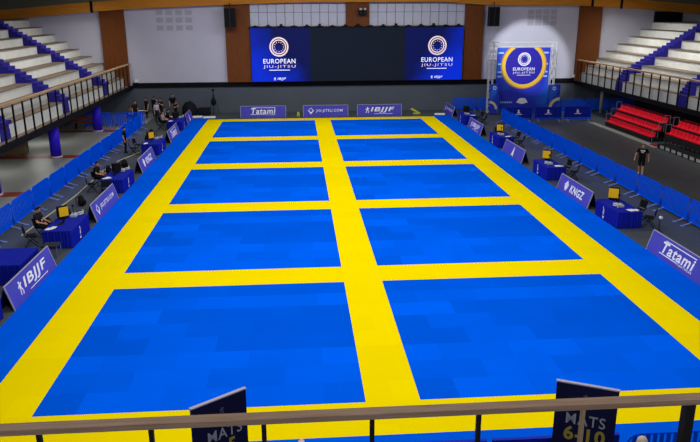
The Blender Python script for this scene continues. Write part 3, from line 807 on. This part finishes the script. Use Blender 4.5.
bleacher(22.6, 32.0, [(23.5, 1.22), (24.0, 1.72)], 'two-row red folding seat bank on black legs, at right photo edge', 19, True, True)
sb = thing('step_unit', 'long low black step with white front squares before the right seat bank', 'step', (22.7, 27., 0))
MB().box(0, .8, -4.4, 4.3, 0, .3, .01).build('body', mat('step_black', (28, 28, 30), .7), sb)
for k in range(11):
    MB().box(-.012, 0, -4.2 + k * .76, -3.7 + k * .76, .05, .26).build('front_panel', mat('panel_grey', (170, 172, 172), .6), sb)
rs = MB().box(-.35, .35, -.75, .75, 0, .1, .02).build('floor_ramp', mat('ramp_red', (140, 40, 44), .6)); rs.location = (22.75, 32.2, .05); tag(rs, 'dark red ramp plate on the grey floor strip near the walker', 'ramp')
rs.location = (22.85, 31.9, .0); rs.scale = (.6, .5, 1)

# ------------------------------------------------------------------ people
def capsule(bm, a, b, r1, r2, seg=12):
    a = Vector(a); b = Vector(b); d = b - a
    if d.length > 1e-5:
        bmesh.ops.create_cone(bm, cap_ends=True, segments=seg, radius1=r1, radius2=r2, depth=d.length,
                              matrix=Matrix.Translation((a + b) / 2) @ d.to_track_quat('Z', 'Y').to_matrix().to_4x4())
    for p, r in ((a, r1), (b, r2)):
        bmesh.ops.create_uvsphere(bm, u_segments=seg, v_segments=8, radius=r, matrix=Matrix.Translation(p))
def body_mesh(name, J, shorts=False):
    """J: joint dict. One continuous remeshed body, materials by nearest segment: 0 skin 1 top 2 legs 3 shoes"""
    S = []   # (a, b, r1, r2, tag)
    def seg(a, b, r1, r2, t): S.append((Vector(a), Vector(b), r1, r2, t))
    hip, ch, nk, hd = Vector(J['hip']), Vector(J['chest']), Vector(J['neck']), Vector(J['head'])
    side = Vector((1, 0, 0))
    for s in (-1, 1):
        seg(hip + side * s * .085, hip + side * s * .08 + Vector((0, 0, .08)), .1, .1, 2)
        seg(hip + side * s * .07 + (ch - hip) * .3, ch + side * s * .085, .105, .12, 1)
        seg(ch + side * s * .1, Vector(J['sh%d' % s]) , .1, .072, 1)
        el, wr = Vector(J['el%d' % s]), Vector(J['wr%d' % s]); sh = Vector(J['sh%d' % s])
        mid = sh + (el - sh) * .6
        seg(sh, mid, .066, .055, 1); seg(mid, el, .05, .042, 0); seg(el, wr, .042, .03, 0)
        # hand with five fingers
        d = (wr - el).normalized(); pal = wr + d * .09
        seg(wr, wr + d * .04, .03, .034, 0); seg(wr + d * .04, pal, .034, .036, 0)
        n = d.cross(Vector((0, 1, 0)) if abs(d.y) < .9 else Vector((0, 0, 1))).normalized(); w = d.cross(n).normalized()
        cu2 = -n * s * .015
        for k, L in enumerate((.07, .082, .078, .06)):
            b0 = pal + w * (-.033 + .022 * k); m0 = b0 + d * L * .55; seg(b0, m0, .0115, .011, 0); seg(m0, m0 + d * L * .4 + cu2, .011, .01, 0)
        th = wr + d * .03 - w * .035; seg(th, th + d * .035 - w * .022, .0135, .012, 0); seg(th + d * .035 - w * .022, th + d * .07 - w * .028, .012, .011, 0)
        h, kn, an = hip + side * s * .09, Vector(J['kn%d' % s]), Vector(J['an%d' % s])
        m1 = h + (kn - h) * .85
        seg(h, m1, .098, .068, 2); seg(m1, kn, .066, .058, 0 if shorts else 2)
        cf = kn + (an - kn) * .3
        seg(kn, cf, .056, .056, 0 if shorts else 2); seg(cf, an, .056, .04, 0 if shorts else 2)
        fd = Vector(J.get('toe%d' % s, (0, -1, 0)))
        seg(an + Vector((0, 0, -.03)) - fd * .05, an + fd * .15 + Vector((0, 0, -.055)), .045, .035, 3)
    seg(ch + Vector((0, 0, .06)), nk, .075, .055, 1); seg(nk, nk + (hd - nk) * .5, .05, .05, 0)
    up = (hd - nk).normalized(); fr = Vector(J.get('face', (0, -1, 0)))
    seg(hd - up * .03, hd + up * .045, .078, .085, 0); seg(hd - up * .06 + fr * .03, hd + fr * .025, .06, .07, 0); seg(hd - fr * .03 + up * .02, hd + up * .04, .08, .08, 0)
    seg(hd + fr * .09 + up * .01, hd + fr * .108 - up * .022, .012, .018, 0)
    lat = up.cross(fr).normalized()
    for s in (-1, 1): seg(hd + lat * s * .083 + up * .015, hd + lat * s * .085 - up * .025, .02, .014, 0)
    seg(hd + fr * .088 - up * .058 - lat * .018, hd + fr * .088 - up * .058 + lat * .018, .012, .012, 0)
    bm = bmesh.new()
    for a, b, r1, r2, t in S: capsule(bm, a, b, r1, r2)
    me = bpy.data.meshes.new('tmp'); bm.to_mesh(me); bm.free()
    ob = bpy.data.objects.new('tmp', me); COL.objects.link(ob)
    md = ob.modifiers.new('r', 'REMESH'); md.mode = 'VOXEL'; md.voxel_size = .0125
    sm = ob.modifiers.new('s', 'SMOOTH'); sm.factor = .4; sm.iterations = 2
    out = bpy.data.meshes.new_from_object(ob.evaluated_get(bpy.context.evaluated_depsgraph_get()))
    bpy.data.objects.remove(ob); bpy.data.meshes.remove(me)
    out.name = name; out.materials.clear()
    for m_ in (SKIN, BLACK, BLACK, BLACK): out.materials.append(m_)
    for p in out.polygons:
        p.use_smooth = True; c = p.center; best = 1e9
        for a, b, r1, r2, t in S:
            d = b - a; L2 = d.length_squared
            q = 0 if L2 < 1e-9 else max(0, min(1, (c - a).dot(d) / L2))
            e = (c - a - d * q).length - (r1 + (r2 - r1) * q)
            if e < best: best, bt_ = e, t
        p.material_index = bt_
    hm = bmesh.new(); bmesh.ops.create_uvsphere(hm, u_segments=16, v_segments=12, radius=1.)
    hv = [v for v in hm.verts if v.co.z < -.1 and v.co.y < .25 or (v.co.y < -.72 and v.co.z < .5) or v.co.z < -.6]
    bmesh.ops.delete(hm, geom=hv, context='VERTS')
    Mh = Matrix.Identity(4)
    for i in range(3): Mh[i][0] = lat[i]; Mh[i][1] = -fr[i]; Mh[i][2] = up[i]
    hm.transform(Matrix.Translation(hd + up * .028 - fr * .006) @ Mh @ Matrix.Diagonal((.096, .114, .115, 1)))
    hmesh = bpy.data.meshes.new('hair'); hm.to_mesh(hmesh); hm.free(); hmesh.materials.append(HAIRD)
    for p in hmesh.polygons: p.use_smooth = True
    e = MB()
    for s in (-1, 1): e.ball(hd + fr * .087 + up * .02 + lat * s * .034, .011)
    em = bpy.data.meshes.new('eyes'); e.bm.to_mesh(em); e.bm.free(); em.materials.append(BLACK)
    return out, hmesh, em
def pose(**k):
    J = dict(hip=(0, 0, .93), chest=(0, .01, 1.33), neck=(0, .01, 1.5), head=(0, -.02, 1.655))
    for s in (-1, 1):
        J['sh%d' % s] = (s * .2, .01, 1.43); J['el%d' % s] = (s * .26, .04, 1.14); J['wr%d' % s] = (s * .27, -.04, .89)
        J['kn%d' % s] = (s * .1, -.02, .5); J['an%d' % s] = (s * .11, .02, .09)
    J.update(k); return J
B_STAND = body_mesh('body_stand', pose())
B_HOLD = body_mesh('body_hold', pose(**{'el1': (.24, -.1, 1.17), 'wr1': (.1, -.3, 1.32), 'el-1': (-.24, -.1, 1.17), 'wr-1': (-.1, -.3, 1.3), 'head': (0, -.05, 1.65)}))
B_SIT = body_mesh('body_sit', pose(**{'hip': (0, .08, .55), 'chest': (0, .06, .95), 'neck': (0, .04, 1.12), 'head': (0, -.01, 1.27),
    'sh1': (.2, .05, 1.05), 'sh-1': (-.2, .05, 1.05), 'el1': (.25, -.05, .78), 'wr1': (.17, -.28, .72), 'el-1': (-.25, -.05, .78), 'wr-1': (-.17, -.28, .72),
    'kn1': (.12, -.38, .52), 'kn-1': (-.12, -.38, .52), 'an1': (.12, -.36, .09), 'an-1': (-.12, -.36, .09)}))
B_WALK = body_mesh('body_walk', pose(**{'kn1': (.1, -.14, .5), 'an1': (.1, -.2, .09), 'kn-1': (-.1, .0, .49), 'an-1': (-.1, .26, .13),
    'el1': (.32, .1, 1.18), 'wr1': (.34, .06, .92), 'el-1': (-.32, .02, 1.18), 'wr-1': (-.36, -.14, .96), 'head': (.02, -.04, 1.65), 'face': (.25, -.97, 0)}), True)
def cmat(rgb): return mat('cloth_%d_%d_%d' % rgb, rgb, .8)
def person(B, loc, rz, label, top=(22, 22, 26), legs=(24, 25, 32), shoes=(30, 30, 32), hair=HAIRD, sc=1., group='event staff and photographers'):
    r = thing('person', label, 'person', loc, rz, group); r.scale = (sc, sc, sc)
    b = bpy.data.objects.new('body', B[0]); COL.objects.link(b); b.parent = r
    for i, m_ in enumerate((SKIN, cmat(top), cmat(legs), cmat(shoes))):
        b.material_slots[i].link = 'OBJECT'; b.material_slots[i].material = m_
    h = bpy.data.objects.new('hair', B[1]); COL.objects.link(h); h.parent = r
    h.material_slots[0].link = 'OBJECT'; h.material_slots[0].material = hair
    e = bpy.data.objects.new('eyes', B[2]); COL.objects.link(e); e.parent = r
    return r
wk = person(B_WALK, (17.6, 23.3, 0), -.5, 'person in black shirt and shorts walking behind the right barriers', (18, 18, 20), (20, 20, 22), (190, 190, 196), mat('hair_brown', (120, 80, 60), .7), 1.05, None)
MB().box(-.12, .12, -.125, -.115, 1.36, 1.42).box(-.07, .07, -.128, -.118, 1.28, 1.31).build('shirt_print', PRINT, wk)
person(B_STAND, (-13.9, 33.0, 0), PI * .5, 'person in black standing by the left barriers behind the third table', (14, 14, 18), (14, 14, 18))
person(B_HOLD, (-15.2, 50.2, 0), 2.6, 'person in dark clothes standing at the back wall, leftmost of the far group', (20, 22, 28), (18, 18, 24), sc=1.02)
person(B_STAND, (-13.5, 50.3, 0), .4, 'tallest person in black shirt and grey trousers by the back wall', (14, 14, 18), (92, 94, 104), sc=1.12)
person(B_STAND, (-16.0, 46.2, 0), .9, 'person in dark clothes standing behind the end of the left barriers', (24, 26, 32), (22, 22, 28), sc=1.08)
person(B_HOLD, (-14.4, 49.2, 0), -.3, 'person in dark jacket holding a camera, middle of the far group', (26, 28, 34), (20, 20, 24), sc=.98)
person(B_STAND, (-14.35, 47.0, 0), .8, 'person in pale shirt standing before the far left group', (176, 178, 200), (30, 32, 44), sc=.98)
chair(-13.5, 46.0, 1.8, 'black chair with a seated person near the far left group')
person(B_SIT, (-13.5, 46.0, 0), 1.8, 'person in grey seated near the far left corner of the mats', (110, 112, 118), (24, 24, 30))
person(B_SIT, (-13.2, 43.45, 0), PI / 2 - .2, 'person in pale top seated behind the farthest left table', (150, 150, 160), (22, 22, 30))
person(B_SIT, (-13.2, 23.4, 0), PI / 2 - .2, 'person in black seated behind the second left table', (20, 20, 22), (20, 20, 26))
person(B_SIT, (-13.2, 14.2, 0), PI / 2 - .2, 'person in dark top seated behind the nearest left table', (30, 30, 34), (20, 20, 26))
chair(-16.6, 46.9, 1.2, 'black chair behind the crosswise barriers on the left')
person(B_SIT, (-16.6, 46.9, 0), 1.2, 'person in grey top seated behind the crosswise barriers on the left', (84, 86, 80), (24, 24, 30))
person(B_STAND, (3.93, -4.55, 0), 2.6, 'person with fair hair at the bottom right, only the head showing', (30, 30, 36), (30, 32, 44), (40, 40, 44), HAIRL, 1.02)

# ------------------------------------------------------------------ far left corner equipment
tb = thing('folding_table', 'dark table with white papers near the back wall, left corner', 'table', (-15.9, 48.6, 0))
MB().box(-.8, .8, -.35, .35, .7, .74, .01).build('tabletop', GREYD, tb)
for sx in (-1, 1):
    for sy in (-1, 1): MB().tube((sx * .7, sy * .28, 0), (sx * .7, sy * .28, .7), .02, seg=6).build('leg', STEEL, tb)
o = MB().box(-.35, .1, -.12, .12, 0, .03).box(.15, .5, -.16, .04, 0, .02).build('paper_sheets', PAPER); o.location = (-15.9, 48.55, .74); tag(o, 'white papers on the dark table near the back wall', 'papers')
dm = MB()
bmesh.ops.create_uvsphere(dm.bm, u_segments=24, v_segments=14, radius=1.)
for v in dm.bm.verts:
    v.co.z = max(v.co.z, -.55); v.co *= 1 + .04 * math.sin(v.co.x * 9 + v.co.z * 7); v.co.x *= .72; v.co.y *= .6; v.co.z = (v.co.z + .55) * .86
dome = dm.build('covered_equipment', mat('tarp_dark', (24, 26, 34), .8, noise=.15), None, True); dome.location = (-12.0, 50.2, 0.0); tag(dome, 'big dark tarpaulin-covered equipment heap by the back wall', 'equipment')
o = thing('flight_case', 'low dark flight case by the back wall next to the covered heap', 'case', (-10.7, 50.3, 0))
MB().box(-.55, .55, -.35, .35, .08, .7, .02).build('body', mat('case_dark', (20, 24, 40), .6), o)
MB().box(-.56, .56, -.36, .36, .48, .52).build('lid_edge', GREYD, o)
for sx in (-1, 1):
    for sy in (-1, 1): MB().ball((sx * .45, sy * .25, .05), .05).build('caster', BLACK, o)
tp = thing('tripod', 'dark tripod with a hanging bag standing at the back wall', 'tripod', (-9.9, 51.1, 0))
MB().tube((0, 0, 1.2), (0, 0, 2.15), .03).build('pole', BLACK, tp)
for i in range(3):
    a = i * 2 * PI / 3 + PI / 6; MB().tube((0, 0, 1.9), (.55 * math.cos(a), .55 * math.sin(a), .01), .022, seg=6).build('leg', BLACK, tp)
MB().ball((0, -.08, 1.15), .24, (1, .7, 1.5)).build('bag', BLACK, tp, True)
MB().box(-.12, .12, -.1, .1, 2.13, 2.3, .02).build('head', BLACK, tp)
for x, y, w, a, lab in ((-11.25, 50.0 - .9, 1.0, .1, 'thin white card on the floor at the far left by the flight case'), (-10.1, 48.75, 1.1, .05, 'thin white card at the far left end of the yellow lane'),
                        (10.85, 48.6, .95, -.2, 'thin white card on the floor at the far right end of the yellow lane')):
    o = MB().box(-w / 2, w / 2, -.12, .12, 0, .03).box(-w / 2, w / 2, .1, .12, .03, .14).build('floor_card', PAPER); o.location = (x, y, 0); o.rotation_euler = (0, 0, a); tag(o, lab, 'card', 'white floor cards')
o = MB().prism([(-.14, 0), (.14, 0), (.1, .36), (-.1, .36)], 'y', -.06, .06).build('floor_marker', YGREEN); o.location = (-2.1, 49.2, 0); tag(o, 'small yellow-green floor marker between the Tatami and JIU-JITSU.COM banners', 'marker', 'yellow-green markers')
o = MB().prism([(-.45, .42), (.4, .0), (.5, .1), (-.3, .55)], 'y', -.09, .09).box(-.2, .3, -.1, .1, 0, .12).build('floor_marker', YGREEN); o.location = (8.7, 49.4, 0); tag(o, 'tilted yellow-green marker on the floor right of the IBJJF banner', 'marker', 'yellow-green markers')
person(B_STAND, (-15.75, 49.6, 0), -.8, 'person in dark coat at the left end of the far group by the papers table', (28, 28, 32), (20, 20, 24), sc=1.0)
person(B_HOLD, (-13.0, 48.6, 0), 1.0, 'short person in black holding a camera in front of the tallest person', (18, 18, 22), (18, 18, 22), sc=.86)
person(B_SIT, (-12.95, 44.6, 0), 2.0, 'person in dark blue seated just beyond the farthest left table', (30, 36, 60), (20, 20, 26))
chair(-12.95, 44.6, 2.0, 'black chair just beyond the farthest left table')
def backpack(x, y, rz, label, c=(24, 24, 28)):
    r = thing('backpack', label, 'bag', (x, y, 0), rz, 'bags on the dark floor')
    b = MB(); bmesh.ops.create_uvsphere(b.bm, u_segments=16, v_segments=10, radius=1.)
    for v in b.bm.verts:
        t = (v.co.z + 1) / 2; v.co.x *= .25 * (1 - .25 * t); v.co.y *= .17 * (1 - .3 * t); v.co.z = max(.0, t * .62 - .06)
    b.build('body', mat('bag_%d' % c[0], c, .8, noise=.15), r, True)
    MB().box(-.14, .14, -.19, -.1, .06, .28, .03).build('pocket', BLACK, r)
    for sx in (-1, 1): MB().path([(sx * .12, .06, .5), (sx * .13, .2, .42), (sx * .14, .2, .2), (sx * .13, .12, .08)], .02, 6).build('strap', BLACK, r)
for a_ in ((-13.1, 17.3, .4, 'black bag on the floor behind the left JIU-JITSU.COM sign'), (-13.0, 19.4, 1.4, 'black bag on the floor near the second left table'), (-13.4, 26.4, 2.4, 'black bag on the floor behind the left KNGZ sign, nearer one'),
           (-12.9, 28.2, .9, 'black bag on the floor behind the left KNGZ sign, farther one'), (-13.2, 36.9, .3, 'dark bag on the floor behind the left Tatami sign'), (-13.4, 39.6, 2.0, 'dark bag on the floor before the farthest left table'),
           (-13.3, 15.5, 2.0, 'dark bag on the floor beyond the nearest left table'), (13.3, 38.3, 1.0, 'dark bag on the floor behind the right IBJJF sign'), (13.1, 45.9, .2, 'dark bag on the floor beyond the farthest right table')): backpack(*a_)
# bench and odds under the left balcony
bnch = thing('bench', 'long red-brown bench under the left balcony beyond the columns', 'bench', (-19.6, 43.7, 0))
MB().box(-.9, .9, -.2, .2, .5, .56, .01).build('seat', WOODB, bnch)
MB().box(-.9, .9, .18, .22, .7, .95, .01).build('backrest', WOODB, bnch)
for sx in (-1, 1): MB().box(sx * .7 - .03, sx * .7 + .03, -.18, .2, 0, .5).box(sx * .7 - .02, sx * .7 + .02, .17, .19, .5, .95).build('leg', BLACK, bnch)
o = thing('storage_trunk', 'tan storage trunk stored in the dark under the left balcony', 'trunk', (-21.2, 33.2, 0))
MB().box(-.7, .7, -.4, .4, .05, .85, .03).build('body', mat('trunk_tan', (120, 104, 78), .7, noise=.1), o)
MB().box(-.72, .72, -.42, .42, .85, .95, .02).build('lid', GREYD, o)
for sx in (-1, 1): MB().box(sx * .5 - .08, sx * .5 + .08, -.35, .35, 0, .05).build('skid', BLACK, o)
# cable along the left floor
def poly_cable(pts, r, label, m):
    c = MB(); c.path([(x, y, r) for x, y in pts], r, 6); o = c.build('floor_cable', m); tag(o, label, 'cable')
poly_cable([(-14.15, 14.5), (-14.05, 17.5), (-13.85, 21.), (-13.9, 25.), (-13.95, 27.4), (-13.6, 28.6), (-13.75, 30.), (-13.2, 32.0), (-12.8, 33.5)], .035, 'pale cable running along the dark floor behind the left tables', mat('cable_grey', (170, 170, 160), .6))

# ------------------------------------------------------------------ light
LP = dict(hall=425, spread=180, stand=350, under=55, wash=85, spot=8000, world=.6, exp=0.)
def area(x, y, z, sx, sy, e, col=(1, .97, .93), spread=PI, rot=(0, 0, 0), name='hall_and_fill_light'):
    l = bpy.data.lights.new(name, 'AREA'); l.shape = 'RECTANGLE'; l.size = sx; l.size_y = sy; l.energy = e; l.color = col; l.spread = spread
    o = bpy.data.objects.new(name, l); COL.objects.link(o); o.location = (x, y, z); o.rotation_euler = rot; return o
for x in (-8.2, 0, 8.2):
    for y in (-1, 9, 19, 30, 42):
        area(x, y, 11.6, 2.4, 1.2, LP['hall'], spread=math.radians(LP['spread']))
for y in (8, 18, 28, 38, 47):
    area(-18.6, y, 11.8, 3.5, 4, LP['stand'] * .8, spread=1.9, rot=(0, .35, 0)); area(25.2, y, 11.8, 3.5, 4, LP['stand'] * 1.35, spread=1.75, rot=(0, -.42, 0))  # added fill above each stand to brighten the risers
for x in (-13, -3, 7, 19):
    area(x, 43, 11.5, 3, .6, LP['wash'], rot=(math.radians(50), 0, 0))  # added wash row that lifts the back wall, not known fixtures
for y in (18, 27, 37):
    area(-21.0, y, 2.25, 1.2, .4, LP['under'])
def spot(loc, tgt, e, ang, blend, col=(.95, .97, 1)):
    l = bpy.data.lights.new('spotlight', 'SPOT'); l.energy = e; l.spot_size = ang; l.spot_blend = blend; l.color = col; l.shadow_soft_size = .1
    o = bpy.data.objects.new('spotlight', l); COL.objects.link(o); o.location = loc
    o.rotation_euler = (Vector(tgt) - Vector(loc)).to_track_quat('-Z', 'Y').to_euler()
spot((16.5, 36, 10.8), (19.6, 51, 4.7), LP['spot'], math.radians(28), .4)
w = bpy.data.worlds.new('World'); SC.world = w; w.use_nodes = True
w.node_tree.nodes['Background'].inputs['Color'].default_value = (.8, .85, 1, 1); w.node_tree.nodes['Background'].inputs['Strength'].default_value = LP['world']
SC.view_settings.view_transform = 'Standard'; SC.view_settings.look = 'None'; SC.view_settings.gamma = 1; SC.view_settings.exposure = LP['exp']
SC.view_settings.use_curve_mapping = False
SC.cycles.use_denoising = True
